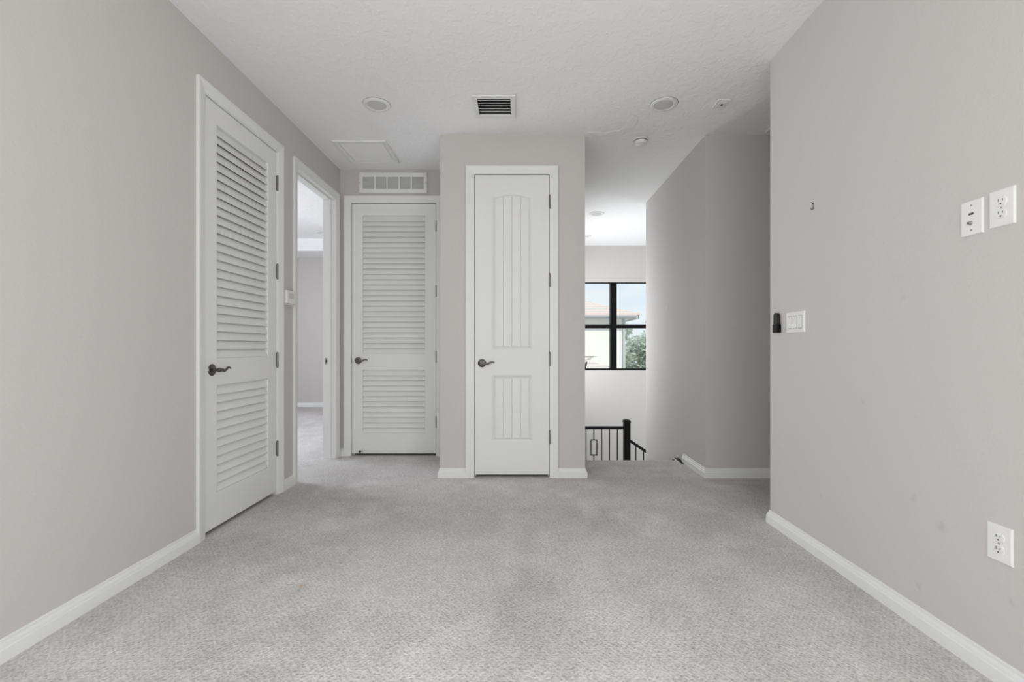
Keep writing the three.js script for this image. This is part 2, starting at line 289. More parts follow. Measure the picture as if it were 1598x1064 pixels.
baseboard('baseboard_back', [L + 0.0145, 0, BZ], [D3[0] - CW, 0, BZ], [0, 0, 1], 'sliver of white baseboard left of the far louvered door');
baseboard('baseboard_closet', [-0.639, 0, PZ], [D4[0] - CW, 0, PZ], [0, 0, 1], 'white baseboard on the closet front left of the panel door', 1, 0);
baseboard('baseboard_closet', [D4[1] + CW, 0, PZ], [0.535, 0, PZ], [0, 0, 1], 'white baseboard on the closet front right of the panel door', 0, 1);
baseboard('baseboard_closet', [-0.639, 0, BZ], [-0.639, 0, PZ], [-1, 0, 0], 'white baseboard on the closet side in the recess', 0, 1);
baseboard('baseboard_closet', [0.535, 0, PZ], [0.535, 0, EDGE], [1, 0, 0], 'white baseboard on the closet side by the stairs', 1, 0);
baseboard('baseboard_right', [R, 0, REAR], [R, 0, -2.748], [-1, 0, 0], 'long white baseboard along the scuffed right wall', 0, 1);
baseboard('baseboard_right', [R, 0, -2.748], [R + T, 0, -2.748], [0, 0, -1], 'white baseboard wrapping the end of the right wall', 1, 0);
baseboard('baseboard_hall', [R, 0, PZ], [4.1, 0, PZ], [0, 0, 1], 'white baseboard on the wall facing the room at the side hallway', 1, 0);
baseboard('baseboard_stair', [R, 0, PZ], [R, 0, -4.20], [-1, 0, 0], 'short white baseboard ending at the top of the stairs', 1, 0);
baseboard('baseboard_bedroom', [-4.95, 0, -8.10], [L - T, 0, -8.10], [0, 0, 1], 'white baseboard on the bedroom wall seen through the doorway');

/* ------------------------------------------------------------------ door casings and jambs */
const CAS = [[0.006, 0], [0.068, 0], [0.068, 0.017], [0.060, 0.018], [0.050, 0.0165], [0.042, 0.013], [0.030, 0.0115], [0.022, 0.0105], [0.016, 0.008], [0.010, 0.008], [0.006, 0.006]];
// a doorway trim in its own frame: x across the opening (0 .. w), y up, z out of the wall face
function doorTrim(n, w, label, pos, turn, stop) {
  const t = thing(`trim_${n}`, label, 'door casing', pos, null, 'structure'); t.rotation.y = turn;
  mesh('casing', strip(CAS, [0, 0, 0], [0, DH, 0], [-1, 0, 0], [0, 0, 1], 0, 1), M.white, t);
  mesh('casing', strip(CAS, [w, 0, 0], [w, DH, 0], [1, 0, 0], [0, 0, 1], 0, 1), M.white, t);
  mesh('casing', strip(CAS, [0, DH, 0], [w, DH, 0], [0, 1, 0], [0, 0, 1], 1, 1), M.white, t);
  mesh('jamb', box(-J + 0.001, 0, 0, DH, -T - 0.002, 0.003), M.white, t);
  mesh('jamb', box(w, w + J - 0.001, 0, DH, -T - 0.002, 0.003), M.white, t);
  mesh('jamb', box(-J + 0.001, w + J - 0.001, DH, DH + J - 0.001, -T - 0.002, 0.003), M.white, t);
  const s0 = stop ?? -0.048, s1 = s0 - 0.034;
  mesh('door_stop_strip', rbox(0, 0.011, 0, DH, s1, s0, 0.002), M.white, t);
  mesh('door_stop_strip', rbox(w - 0.011, w, 0, DH, s1, s0, 0.002), M.white, t);
  mesh('door_stop_strip', rbox(0.011, w - 0.011, DH - 0.011, DH, s1, s0, 0.002), M.white, t);
  return t;
}
// left wall faces +x: local x runs from the near to the far side, local z points to +x
const t1 = doorTrim(1, D1[1] - D1[0], 'white casing around the near louvered door on the left wall', [L, 0, D1[1]], Math.PI / 2);
const t2 = doorTrim(2, D2[1] - D2[0], 'white casing of the open doorway to the bedroom', [L, 0, D2[1]], Math.PI / 2, -0.040);
const t3 = doorTrim(3, D3[1] - D3[0], 'white casing around the far louvered door', [D3[0], 0, BZ], 0);
const t4 = doorTrim(4, D4[1] - D4[0], 'white casing around the narrow panel door', [D4[0], 0, PZ], 0);
{ // strike plate on the far jamb of the open doorway, and bedroom-side casing
  const w = D2[1] - D2[0], p = mesh('strike_plate', flat([rbox(w - 0.002, w + 0.0005, 0.895, 0.955, -0.100, -0.060, 0.0008), rbox(w - 0.003, w - 0.0005, 0.912, 0.938, -0.062, -0.052, 0.0008)]), M.steel, t2); p.userData.label = 'metal strike plate';
  mesh('strike_hole', rbox(w - 0.0028, w + 0.001, 0.913, 0.937, -0.092, -0.070, 0.0005), M.dark, t2);
  mesh('casing', strip(CAS, [0, 0, -T], [0, DH, -T], [-1, 0, 0], [0, 0, -1], 0, 1), M.white, t2);
  mesh('casing', strip(CAS, [w, 0, -T], [w, DH, -T], [1, 0, 0], [0, 0, -1], 0, 1), M.white, t2);
  mesh('casing', strip(CAS, [0, DH, -T], [w, DH, -T], [0, 1, 0], [0, 0, -1], 1, 1), M.white, t2);
}

/* ------------------------------------------------------------------ doors */
const SLAB0 = 0.024, SLAB1 = 2.453, TH = 0.035, FACE = -0.004;     // slab bottom and top, thickness, front face in the trim's frame
function hinges(d, w, ys) {
  for (const y of ys) {
    const h = mesh('hinge', flat([
      new THREE.CylinderGeometry(0.0065, 0.0065, 0.1, 12).translate(w + 0.001, y, FACE + 0.007), new THREE.SphereGeometry(0.0068, 10, 6).translate(w + 0.001, y + 0.051, FACE + 0.007), new THREE.SphereGeometry(0.0068, 10, 6).translate(w + 0.001, y - 0.051, FACE + 0.007),
      box(w - 0.005, w + 0.007, y - 0.05, y + 0.05, FACE - 0.02, FACE + 0.003)]), M.hinge, d);
    h.userData.label = 'metal butt hinge';
  }
}
function leverHandle(d, x, y) {
  const h = new THREE.Group(); h.name = 'handle'; h.position.set(x, y, FACE); h.userData.label = 'dark nickel lever handle'; d.add(h);
  mesh('rosette', lathe([[0, 0.012], [0.012, 0.0115], [0.022, 0.009], [0.030, 0.006], [0.0335, 0.003], [0.034, 0]], 32).rotateX(Math.PI / 2), M.bronze, h);
  mesh('lever', flat([
    lathe([[0, 0.052], [0.009, 0.052], [0.0115, 0.047], [0.0115, 0.036], [0.0085, 0.030], [0.0095, 0.02], [0.012, 0.012], [0.012, 0.008]], 20).rotateX(Math.PI / 2),
    sweep([[0, 0, 0.044], [0.018, -0.0005, 0.046], [0.036, -0.004, 0.046], [0.052, -0.003, 0.045], [0.066, 0.005, 0.044], [0.080, 0.011, 0.043], [0.094, 0.010, 0.042], [0.104, 0.004, 0.042]], [0.0095, 0.0095, 0.0095, 0.0085, 0.0075, 0.0068, 0.006, 0.0045], 12, 0.8)].map((g) => { g.deleteAttribute('uv'); return g; })), M.bronze, h);
  const l = mesh('latch', rbox(-0.002 - x, 0.002 - x + 0.0015, -0.028, 0.028, -0.012, 0.004, 0.0007), M.bronze, h); l.userData.label = 'dark latch plate';
}
function louverDoor(n, w, stile, label, pos, turn) {
  const d = thing(`door_${n}`, label, 'door', pos, null, 'structure'); d.rotation.y = turn;
  const g0 = 0.003, a = g0 + stile, b = w - g0 - stile, up = [0.993, 2.338], lo = [0.221, 0.837];
  const s = rectShape(g0, w - g0, SLAB0, SLAB1, [[a, b, ...up], [a, b, ...lo]]);
  mesh('frame', extrude(s, TH - 0.004, { bevelEnabled: true, bevelThickness: 0.002, bevelSize: 0.002, bevelOffset: -0.002, bevelSegments: 2 }).translate(0, 0, FACE - TH + 0.002), M.white, d);
  // a slat in section: front edge low, back edge high
  const k = 0.0517, prof = new THREE.Shape(), x0 = -0.004, x1 = -0.026, rise = 0.054, th = 0.0055;
  prof.moveTo(x0, 0.0018); prof.lineTo(x0 + 0.0012, -0.0008); prof.lineTo(x0 - 0.0010, -0.0026); prof.lineTo(x0 - 0.004, -0.002); prof.lineTo(x1 - 0.001, rise - th); prof.lineTo(x1, rise - 0.001); prof.lineTo(x1 + 0.003, rise);
  prof.closePath();
  // extruded along local x: section x -> depth
  const gs = new THREE.ExtrudeGeometry(prof, { depth: b - a - 0.0006, bevelEnabled: false });
  gs.applyMatrix4(new THREE.Matrix4().makeBasis(new THREE.Vector3(0, 0, 1), new THREE.Vector3(0, 1, 0), new THREE.Vector3(-1, 0, 0))).translate(b - 0.0003, 0, FACE);
  const geo = toCreasedNormals(gs, 0.6);
  for (const [y0, y1] of [up, lo]) { const cnt = Math.round((y1 - y0) / k), st = (y1 - y0) / cnt; for (let i = 0; i < cnt; i++) { const m = mesh('slat', geo, M.white, d); m.position.y = y0 + 0.003 + st * i - (i === cnt - 1 ? 0.005 : 0); } }
  hinges(d, w, [2.235, 1.601, 0.965, 0.330]);
  leverHandle(d, 0.064, 0.927);
  return d;
}
louverDoor(1, D1[1] - D1[0], 0.105, 'tall white louvered door with lever handle on the left wall, nearest door', [L, 0, D1[1]], Math.PI / 2);
const door3 = louverDoor(2, D3[1] - D3[0], 0.106, 'tall white louvered door in the recess under the return air grille', [D3[0], 0, BZ], 0);
{ // spring stop at the foot of the far louvered door
  const p = new THREE.Group(); p.name = 'door_stop'; p.position.set(0.103, 0.055, FACE); p.userData.label = 'small door stop with dark rubber tip'; door3.add(p);
  mesh('rod', lathe([[0, 0], [0.012, 0], [0.012, 0.004], [0.005, 0.008], [0.005, 0.06], [0, 0.06]], 16).rotateX(Math.PI / 2), M.whitePlastic, p);
  mesh('tip', lathe([[0.004, 0.056], [0.0105, 0.057], [0.0115, 0.066], [0.009, 0.072], [0, 0.073]], 16).rotateX(Math.PI / 2), M.rubber, p);
}
{ // narrow two-panel door with an arched upper panel and plank grooves
  const w = D4[1] - D4[0], d = thing('door_3', 'narrow white two-panel door with arched plank panel', 'door', [D4[0], 0, PZ], null, 'structure');
  const g0 = 0.003, cx = w / 2, hw = 0.166, arch = (x, half, top, rise) => top + rise * (1 - (x / half) ** 2);
  const panel = (half, y0, y1, rise, n = 14) => { const p = [[cx - half, y0]]; p.push([cx + half, y0]); for (let i = 0; i <= n; i++) { const x = half - 2 * half * i / n; p.push([cx + x, arch(x, half, y1, rise)]); } return p.map((q) => new THREE.Vector2(...q)); };
  const panels = [[1.034, 2.288, 0.026], [0.290, 0.832, 0]];
  // frame with the two panel openings
  const inner = rectShape(g0, w - g0, SLAB0, SLAB1); for (const [y0, y1, r] of panels) inner.holes.push(new THREE.Path(panel(hw, y0, y1, r).reverse()));
  mesh('frame', extrude(inner, TH).translate(0, 0, FACE - TH), M.white, d);
  for (const [y0, y1, r] of panels) {
    // sloped moulding: outer edge flush, inner edge 9 mm deeper
    const o = panel(hw, y0, y1, r), i2 = panel(hw - 0.011, y0 + 0.011, y1 - 0.011, r), i3 = panel(hw - 0.020, y0 + 0.020, y1 - 0.020, r), pos = [];
    const ringStrip = (A, za, B, zb) => { for (let q = 0; q < A.length; q++) { const e = (q + 1) % A.length; for (const [p, z] of [[A[q], za], [A[e], za], [B[e], zb], [A[q], za], [B[e], zb], [B[q], zb]]) pos.push(p.x, p.y, z); } };
    ringStrip(o, FACE, i2, FACE - 0.0035); ringStrip(i2, FACE - 0.0035, i3, FACE - 0.0095);
    const g = new THREE.BufferGeometry(); g.setAttribute('position', new THREE.Float32BufferAttribute(pos, 3)); g.computeVertexNormals();
    mesh('panel_moulding', metres(toCreasedNormals(g, 0.35)), M.white, d);
    mesh('panel_back', extrude(new THREE.Shape(panel(hw + 0.002, y0 - 0.002, y1 + 0.002, r)), 0.012).translate(0, 0, FACE - 0.0245), M.white, d);
    const half = hw - 0.027, pw = 2 * half / 4;
    for (let k = 0; k < 4; k++) {
      const xa = -half + pw * k + 0.0022, xb = xa + pw - 0.0044, pts = [[cx + xa, y0 + 0.029], [cx + xb, y0 + 0.029]];
      for (let q = 0; q <= 4; q++) { const x = xb + (xa - xb) * q / 4; pts.push([cx + x, arch(x, hw - 0.024, y1 - 0.029, r)]); }
      mesh('plank', extrude(new THREE.Shape(pts.map((q) => new THREE.Vector2(...q))), 0.005, { bevelEnabled: true, bevelThickness: 0.004, bevelSize: 0.004, bevelOffset: -0.002, bevelSegments: 2 }).translate(0, 0, FACE - 0.0145), M.white, d);
    }
  }
  hinges(d, w, [2.235, 1.601, 0.961, 0.327]);
  leverHandle(d, 0.062, 0.927);
}

/* ------------------------------------------------------------------ windows */
// a two-by-two black framed window in an opening; frame: x across, y up, z into the room
function blackWindow(name, label, x0, x1, y0, y1, place, mull, tran, crank) {
  const w = thing(name, label, 'window', [0, 0, 0], null, 'structure'); place(w);
  const F = 0.032, f = (a, b, c, d, z0 = -0.11, z1 = -0.03) => rbox(a, b, c, d, z0, z1, 0.003);
  mesh('frame', f(x0, x0 + F, y0, y1), M.black, w); mesh('frame', f(x1 - F, x1, y0, y1), M.black, w); mesh('frame', f(x0, x1, y0, y0 + F), M.black, w); mesh('frame', f(x0, x1, y1 - F * 0.5, y1), M.black, w);
  for (const [a, b] of mull) { mesh('mullion', f(a, b, y0 + F, y1 - F * 0.5, -0.11, -0.02), M.black, w); mesh('mullion_bead', f((a + b) / 2 - 0.016, (a + b) / 2 + 0.016, y0 + F, y1 - F * 0.5, -0.022, -0.008), M.black, w); }
  const xs = [x0 + F, ...mull.flat(), x1 - F];
  for (let k = 0; k < xs.length; k += 2) {
    if (tran) mesh('transom_bar', f(xs[k], xs[k + 1], ...tran, -0.10, -0.03), M.black, w);
    const ys = tran ? [[y0 + F, tran[0]], [tran[1], y1 - F * 0.5]] : [[y0 + F, y1 - F * 0.5]];
    for (const [c, d] of ys) mesh('pane', new THREE.PlaneGeometry(xs[k + 1] - xs[k], d - c).translate((xs[k] + xs[k + 1]) / 2, (c + d) / 2, -0.075), M.glass, w);
  }
  if (crank) { const c = mesh('crank_handle', sweep([[crank, y0 + 0.02, -0.03], [crank, y0 + 0.035, 0.012], [crank + 0.012, y0 + 0.10, 0.02], [crank + 0.022, y0 + 0.15, 0.02]], [0.016, 0.014, 0.016, 0.016], 8), M.black, w); c.userData.label = 'black window crank'; }
  return w;
}
blackWindow('window_1', 'black framed stairwell window looking out on a tiled roof', ...W1, (w) => w.position.set(0, 0, WZ), [[1.551, 1.66]], [1.380, 1.446], 1.118);
blackWindow('window_2', 'lower stairwell window below the floor level', ...W1b, (w) => w.position.set(0, 0, WZ), [[1.66, 1.74]], null);
blackWindow('window_3', 'tall side window of the stairwell', -0.9, 0.9, -1.2, 2.0, (w) => { w.position.set(4.1, 0, -6.7); w.rotation.y = -Math.PI / 2; }, [[-0.04, 0.04]], null);
blackWindow('window_4', 'wide window behind the viewer', -1.35, 1.35, 0.15, 2.35, (w) => { w.position.set(-0.1, 0, REAR); w.rotation.y = Math.PI; }, [[-0.04, 0.04]], null);
blackWindow('window_8', 'window in the stairwell wall behind the closet', -0.8, 0.8, 0.3, 2.2, (w) => { w.position.set(0.535, 0, -6.6); w.rotation.y = Math.PI / 2; }, [[-0.04, 0.04]], null);
blackWindow('window_6', 'window in the right wall behind the viewer', -1.3, 1.3, 0.25, 1.95, (w) => { w.position.set(R, 0, 1.1); w.rotation.y = -Math.PI / 2; }, [[-0.04, 0.04]], null);
blackWindow('window_7', 'window in the left wall behind the viewer', -1.3, 1.3, 0.25, 1.95, (w) => { w.position.set(L, 0, 1.1); w.rotation.y = Math.PI / 2; }, [[-0.04, 0.04]], null);
blackWindow('window_5', 'bedroom window', -0.9, 0.9, 0.70, 2.40, (w) => { w.position.set(-4.95, 0, -4.9); w.rotation.y = Math.PI / 2; }, [[-0.04, 0.04]], null);

/* ------------------------------------------------------------------ stair railing */
{
  const RZ = -6.3, r = thing('stair_railing', 'black stair railing with thin balusters beyond the floor edge', 'railing', [0, 0, RZ]);
  const rail = new THREE.Shape([[-0.03, 0], [-0.034, 0.012], [-0.026, 0.03], [-0.012, 0.037], [0.012, 0.037], [0.026, 0.03], [0.034, 0.012], [0.03, 0]].map((q) => new THREE.Vector2(...q)));
  const railGeo = (len) => new THREE.ExtrudeGeometry(rail, { depth: len, bevelEnabled: false }).rotateY(Math.PI / 2);
  const top = -0.033, nx = 1.487;
  mesh('handrail', railGeo(nx - 0.535).translate(0.535, top - 0.037, 0), M.black, r);
  const ang = Math.atan2(0.18, 0.265), sx = nx + 0.03, sy = -0.245;
  mesh('sloped_handrail', railGeo(2.4).rotateZ(-ang).translate(sx, sy, 0), M.black, r);
  const post = new THREE.Group(); post.name = 'newel_post'; r.add(post);
  mesh('shaft', rbox(nx - 0.043, nx + 0.043, -0.9, 0.02, -0.043, 0.043, 0.004), M.black, post);
  mesh('collar', rbox(nx - 0.050, nx + 0.050, 0.018, 0.034, -0.05, 0.05, 0.004), M.black, post);
  mesh('cap', flat([rbox(nx - 0.045, nx + 0.045, 0.034, 0.052, -0.045, 0.045, 0.004), new THREE.ConeGeometry(0.062, 0.016, 4).rotateY(Math.PI / 4).translate(nx, 0.060, 0)]), M.black, post);
  const b = 0.0065;
  for (let k = -3; k <= 4; k++) {
    const x = 0.925 + 0.108 * k; if (x < 0.56) continue;
    if (k === 1 || k === -4) {
      const hw = 0.042, y0 = -0.43, y1 = -0.222;
      mesh('baluster', flat([box(x - b, x + b, -0.9, y0, -b, b), box(x - b, x + b, y1, top - 0.03, -b, b), box(x - hw - b, x - hw + b, y0 - b, y1 + b, -b, b), box(x + hw - b, x + hw + b, y0 - b, y1 + b, -b, b), box(x - hw, x + hw, y0 - b, y0 + b, -b, b), box(x - hw, x + hw, y1 - b, y1 + b, -b, b)]), M.black, r).userData.label = 'baluster with a rectangular frame';
    } else mesh('baluster', box(x - b, x + b, -0.9, top - 0.03, -b, b), M.black, r);
  }
  for (let k = 0; k < 18; k++) { const x = nx + 0.125 + 0.108 * k; if (x > 3.5) break; const y = sy - (x - sx) * Math.tan(ang); mesh('baluster', box(x - b, x + b, y - 0.70, y + 0.012, -b, b), M.black, r); }
}

/* ------------------------------------------------------------------ ceiling fittings */
function downlight(label, x, z, r, y = H) {
  const d = thing('recessed_downlight', label, 'ceiling light', [x, y, z], 'recessed downlights');
  mesh('trim_ring', lathe([[r * 0.66, -0.006], [r * 0.72, -0.011], [r * 0.84, -0.010], [r * 0.96, -0.005], [r, 0], [r * 0.6, 0.0]].map((p) => [p[0], p[1]]), 44), M.white, d);
  mesh('lens', lathe([[0, -0.0085], [r * 0.4, -0.008], [r * 0.66, -0.006], [r * 0.66, 0]], 36), M.lens, d);
}
downlight('unlit recessed downlight on the ceiling left of the air register', -1.010, -3.243, 0.098);
downlight('unlit recessed downlight on the ceiling right of the air register, near the sensor plate', 1.027, -3.237, 0.098);
downlight('distant recessed downlight over the stairwell, nearer of two', 1.0, -5.88, 0.098);
downlight('distant recessed downlight by the stairwell window wall, farther of two', 1.045, -7.08, 0.075);
downlight('tiny recessed downlight in the bedroom tray ceiling', -3.1, -7.1, 0.06, 2.848);
{ // supply register
  const [x0, x1, z0, z1] = VENT, v = thing('ceiling_vent', 'square white ceiling air register with dark slots in front of the closet', 'vent', [0, H, 0]);
  const s = rectShape(-0.325, -0.026, 3.112, 3.412, [[x0, x1, -z1, -z0]]);
  mesh('frame', extrude(s, 0.006, { bevelEnabled: true, bevelThickness: 0.003, bevelSize: 0.004, bevelOffset: -0.004, bevelSegments: 2 }).rotateX(-Math.PI / 2).translate(0, -0.009, 0), M.white, v);
  for (let k = 0; k < 6; k++) { const z = z0 + 0.02 + k * (z1 - z0 - 0.03) / 5.2, g = rbox(x0, x1, -0.0015, 0.0015, -0.016, 0.016, 0.0006, 1).rotateX(0.62).translate(0, 0.012, z); mesh('louver', g, M.white, v); }
  mesh('duct', flat([box(x0 - 0.01, x0, 0, 0.19, z0, z1), box(x1, x1 + 0.01, 0, 0.19, z0, z1), box(x0, x1, 0, 0.19, z0 - 0.01, z0), box(x0, x1, 0, 0.19, z1, z1 + 0.01), box(x0 - 0.01, x1 + 0.01, 0.19, 0.2, z0 - 0.01, z1 + 0.01)].map((g) => g.translate(0, 0.0005, 0))), M.duct, v);
}
{ // attic hatch
  const x0 = -1.560, x1 = -1.112, z0 = -4.250, z1 = -3.802, h = thing('attic_hatch', 'square white attic access panel in the ceiling by the recess', 'hatch', [0, H, 0]);
  const P = [[0, 0], [0.038, 0], [0.038, 0.012], [0.030, 0.014], [0.012, 0.009], [0, 0.007]], dn = [0, -1, 0];
  const i0 = x0 + 0.038, i1 = x1 - 0.038, j0 = z0 + 0.038, j1 = z1 - 0.038;
  mesh('moulding', strip(P, [i0, 0, j0], [i1, 0, j0], [0, 0, -1], dn, 1, 1), M.white, h); mesh('moulding', strip(P, [i0, 0, j1], [i1, 0, j1], [0, 0, 1], dn, 1, 1), M.white, h);
  mesh('moulding', strip(P, [i0, 0, j0], [i0, 0, j1], [-1, 0, 0], dn, 1, 1), M.white, h); mesh('moulding', strip(P, [i1, 0, j0], [i1, 0, j1], [1, 0, 0], dn, 1, 1), M.white, h);
  mesh('panel', metres(box(i0 + 0.004, i1 - 0.004, -0.004, 0, j0 + 0.004, j1 - 0.004)), M.ceiling, h);
}
{ // smoke detector
  const d = thing('smoke_detector', 'round white smoke detector on the ceiling near the stairs', 'smoke detector', [1.01, H, -3.79]);
  mesh('base', lathe([[0, -0.010], [0.058, -0.010], [0.063, -0.006], [0.064, 0]], 36), M.whitePlastic, d);
  mesh('vent_gap', lathe([[0, -0.015], [0.050, -0.015], [0.050, -0.009]], 32), M.slot, d);
  mesh('cover', lathe([[0, -0.047], [0.018, -0.047], [0.022, -0.044], [0.038, -0.042], [0.048, -0.036], [0.054, -0.022], [0.055, -0.015], [0.0, -0.0149]], 36), M.whitePlastic, d);
}
{ // square sensor plate
  const d = thing('ceiling_sensor', 'small square white plate with a dark sensor on the ceiling at right', 'sensor', [1.43, H, -3.222]);
  mesh('plate', rbox(-0.045, 0.045, -0.009, 0, -0.055, 0.055, 0.002), M.whitePlastic, d);
  mesh('raised_centre', rbox(-0.027, 0.027, -0.012, -0.005, -0.034, 0.034, 0.003), M.whitePlastic, d);
  mesh('sensor', lathe([[0, -0.018], [0.005, -0.0175], [0.008, -0.015], [0.0085, -0.011]], 20), M.dark, d);
}
{ // register of the side hallway, mostly hidden by the right wall
  const d = thing('hallway_vent', 'white ceiling register in the side hallway, mostly hidden by the right wall', 'vent', [0, H, 0]);
  mesh('frame', extrude(rectShape(1.966, 2.27, 3.35, 3.655, [[2.0, 2.235, 3.385, 3.62]]), 0.006, { bevelEnabled: true, bevelThickness: 0.003, bevelSize: 0.004, bevelOffset: -0.004, bevelSegments: 1 }).rotateX(-Math.PI / 2).translate(0, -0.009, 0), M.white, d);
  for (let k = 0; k < 8; k++) mesh('louver', rbox(2.0, 2.235, -0.001, 0.001, -0.011, 0.011, 0.0004, 1).rotateX(0.4).translate(0, -0.0055, -3.605 + k * 0.0295), M.white, d);
}
{ // return air grille above the far louvered door
  const x0 = -1.551, x1 = -0.891, y0 = 2.550, y1 = 2.749, ix0 = -1.515, ix1 = -0.927, iy0 = 2.592, iy1 = 2.707;
  const d = thing('return_air_grille', 'white return air grille with five bays above the far louvered door', 'grille', [0, 0, BZ]);
  mesh('frame', extrude(rectShape(x0, x1, y0, y1, [[ix0, ix1, iy0, iy1]]), 0.009, { bevelEnabled: true, bevelThickness: 0.003, bevelSize: 0.004, bevelOffset: -0.004, bevelSegments: 2 }).translate(0, 0, 0.003), M.white, d);
  mesh('backing', box(ix0 - 0.003, ix1 + 0.003, iy0 - 0.003, iy1 + 0.003, 0, 0.0015), M.filter, d);
  const n = 12; for (let k = 0; k < n; k++) mesh('fin', rbox(ix0, ix1, -0.0006, 0.0006, -0.0058, 0.0058, 0.0003, 1).rotateX(0.72).translate(0, iy0 + (k + 0.5) * (iy1 - iy0) / n, 0.007), M.white, d);
  for (let k = 1; k < 5; k++) { const x = ix0 + (ix1 - ix0) * k / 5; mesh('divider', rbox(x - 0.0075, x + 0.0075, iy0 - 0.001, iy1 + 0.001, 0.006, 0.0145, 0.002), M.white, d); }
  for (const x of [x0 + 0.012, x1 - 0.012]) mesh('screw', lathe([[0, 0.0025], [0.003, 0.002], [0.0045, 0]], 12).rotateX(Math.PI / 2).translate(x, (y0 + y1) / 2, 0.0148), M.steel, d);
}

/* ------------------------------------------------------------------ wall fittings */
{ // thermostat between the two left doorways
  const d = thing('thermostat', 'white thermostat box on the left wall between the louvered door and the open doorway', 'thermostat', [L, 1.425, -3.425]); d.rotation.y = Math.PI / 2;
  mesh('back_plate', rbox(-0.064, 0.064, -0.052, 0.052, 0, 0.006, 0.002), M.whitePlastic, d);
  mesh('cover', rbox(-0.062, 0.062, -0.044, 0.055, 0.005, 0.030, 0.006, 3), M.whitePlastic, d);
  mesh('display', rbox(-0.036, 0.036, -0.004, 0.034, 0.0295, 0.0306, 0.0004, 1), M.lens, d);
  mesh('lower_flap', rbox(-0.058, 0.058, -0.054, -0.046, 0.006, 0.024, 0.003), M.whitePlastic, d);
}
// plates on the right wall: local x runs away from the viewer's left, local z points into the room
function plate(name, label, cat, d, y, w, h, group) {
  const p = thing(name, label, cat, [R, y, -d], group); p.rotation.y = -Math.PI / 2;
  const s = rectShape(-w / 2, w / 2, -h / 2, h / 2);
  mesh('cover_plate', extrude(s, 0.0008, { bevelEnabled: true, bevelThickness: 0.0052, bevelSize: 0.0042, bevelOffset: -0.0042, bevelSegments: 3 }).translate(0, 0, 0.0001), M.whitePlastic, p);
  return p;
}
const PF = 0.0061;
function screws(p, ys, x = 0) { for (const y of ys) mesh('screw', lathe([[0, 0.0012], [0.0022, 0.001], [0.0032, 0]], 12).rotateX(Math.PI / 2).translate(x, y, PF), M.steel, p); }
{
  const p = plate('light_switch', 'white three-gang rocker switch plate beside the black remote', 'switch', 2.493, 1.193, 0.165, 0.115);
  for (let k = -1; k <= 1; k++) {
    mesh('rocker_gap', rbox(k * 0.046 - 0.0175, k * 0.046 + 0.0175, -0.0345, 0.0345, PF - 0.002, PF + 0.0002, 0.0001, 1), M.slot, p);
    const g = new THREE.ExtrudeGeometry(new THREE.Shape([[-0.0325, 0], [-0.0325, 0.0068], [0, 0.0032], [0.0325, 0.0012], [0.0325, 0]].map((q) => new THREE.Vector2(...q))), { depth: 0.0325, bevelEnabled: false });
    g.applyMatrix4(new THREE.Matrix4().makeBasis(new THREE.Vector3(0, 1, 0), new THREE.Vector3(0, 0, 1), new THREE.Vector3(1, 0, 0))).translate(k * 0.046 - 0.01625, 0, PF - 0.0005);
    mesh('rocker', g, M.whitePlastic, p);
  }
}
function duplex(label, d, y) {
  const p = plate('power_outlet', label, 'outlet', d, y, 0.076, 0.116, 'white duplex outlets on the right wall');
  for (const s of [1, -1]) {
    const o = new THREE.Shape(), r = 0.0172; for (let k = 0; k <= 40; k++) { const a = k / 40 * 2 * Math.PI; const q = [Math.cos(a) * r, Math.max(-0.0142, Math.min(0.0142, Math.sin(a) * r))]; k ? o.lineTo(...q) : o.moveTo(...q); }
    const f = mesh('receptacle', extrude(o, 0.0016, { bevelEnabled: true, bevelThickness: 0.0008, bevelSize: 0.0008, bevelOffset: -0.0008, bevelSegments: 1 }).translate(0, s * 0.0192, PF), M.whitePlastic, p);
    const z0 = PF + 0.0018, z1 = PF + 0.0026;
    mesh('slot', box(-0.0074, -0.0052, s * 0.0192 + 0.0005, s * 0.0192 + 0.0090, z0, z1), M.slot, f); mesh('slot', box(0.0052, 0.0072, s * 0.0192 + 0.0012, s * 0.0192 + 0.0083, z0, z1), M.slot, f);
    mesh('ground_hole', new THREE.CylinderGeometry(0.0026, 0.0026, 0.001, 14).rotateX(Math.PI / 2).translate(0, s * 0.0192 - 0.0072, PF + 0.0023), M.slot, f);
  }
  screws(p, [0]);
}
duplex('white power outlet high on the right wall beside the cable plate', 1.426, 1.492);
duplex('white power outlet low on the right wall near the baseboard', 1.433, 0.439);
{
  const p = plate('cable_plate', 'white cable wall plate with two sockets high on the right wall', 'wall plate', 1.521, 1.487, 0.074, 0.116);
  mesh('video_socket', rbox(-0.0085, 0.0085, 0.010, 0.0165, PF - 0.001, PF + 0.0012, 0.001), M.dark, p); mesh('video_socket_tongue', rbox(-0.006, 0.006, 0.0125, 0.014, PF, PF + 0.0016, 0.0004, 1), M.steel, p);
  mesh('coaxial_socket', lathe([[0.0022, 0.010], [0.0045, 0.010], [0.0045, 0.003], [0.0065, 0.003], [0.0065, 0]], 6).rotateX(Math.PI / 2).translate(0, -0.018, PF), M.steel, p);
  mesh('coaxial_hole', new THREE.CylinderGeometry(0.0032, 0.0032, 0.002, 12).rotateX(Math.PI / 2).translate(0, -0.018, PF + 0.0093), M.dark, p);
  screws(p, [0.041, -0.041]);
}
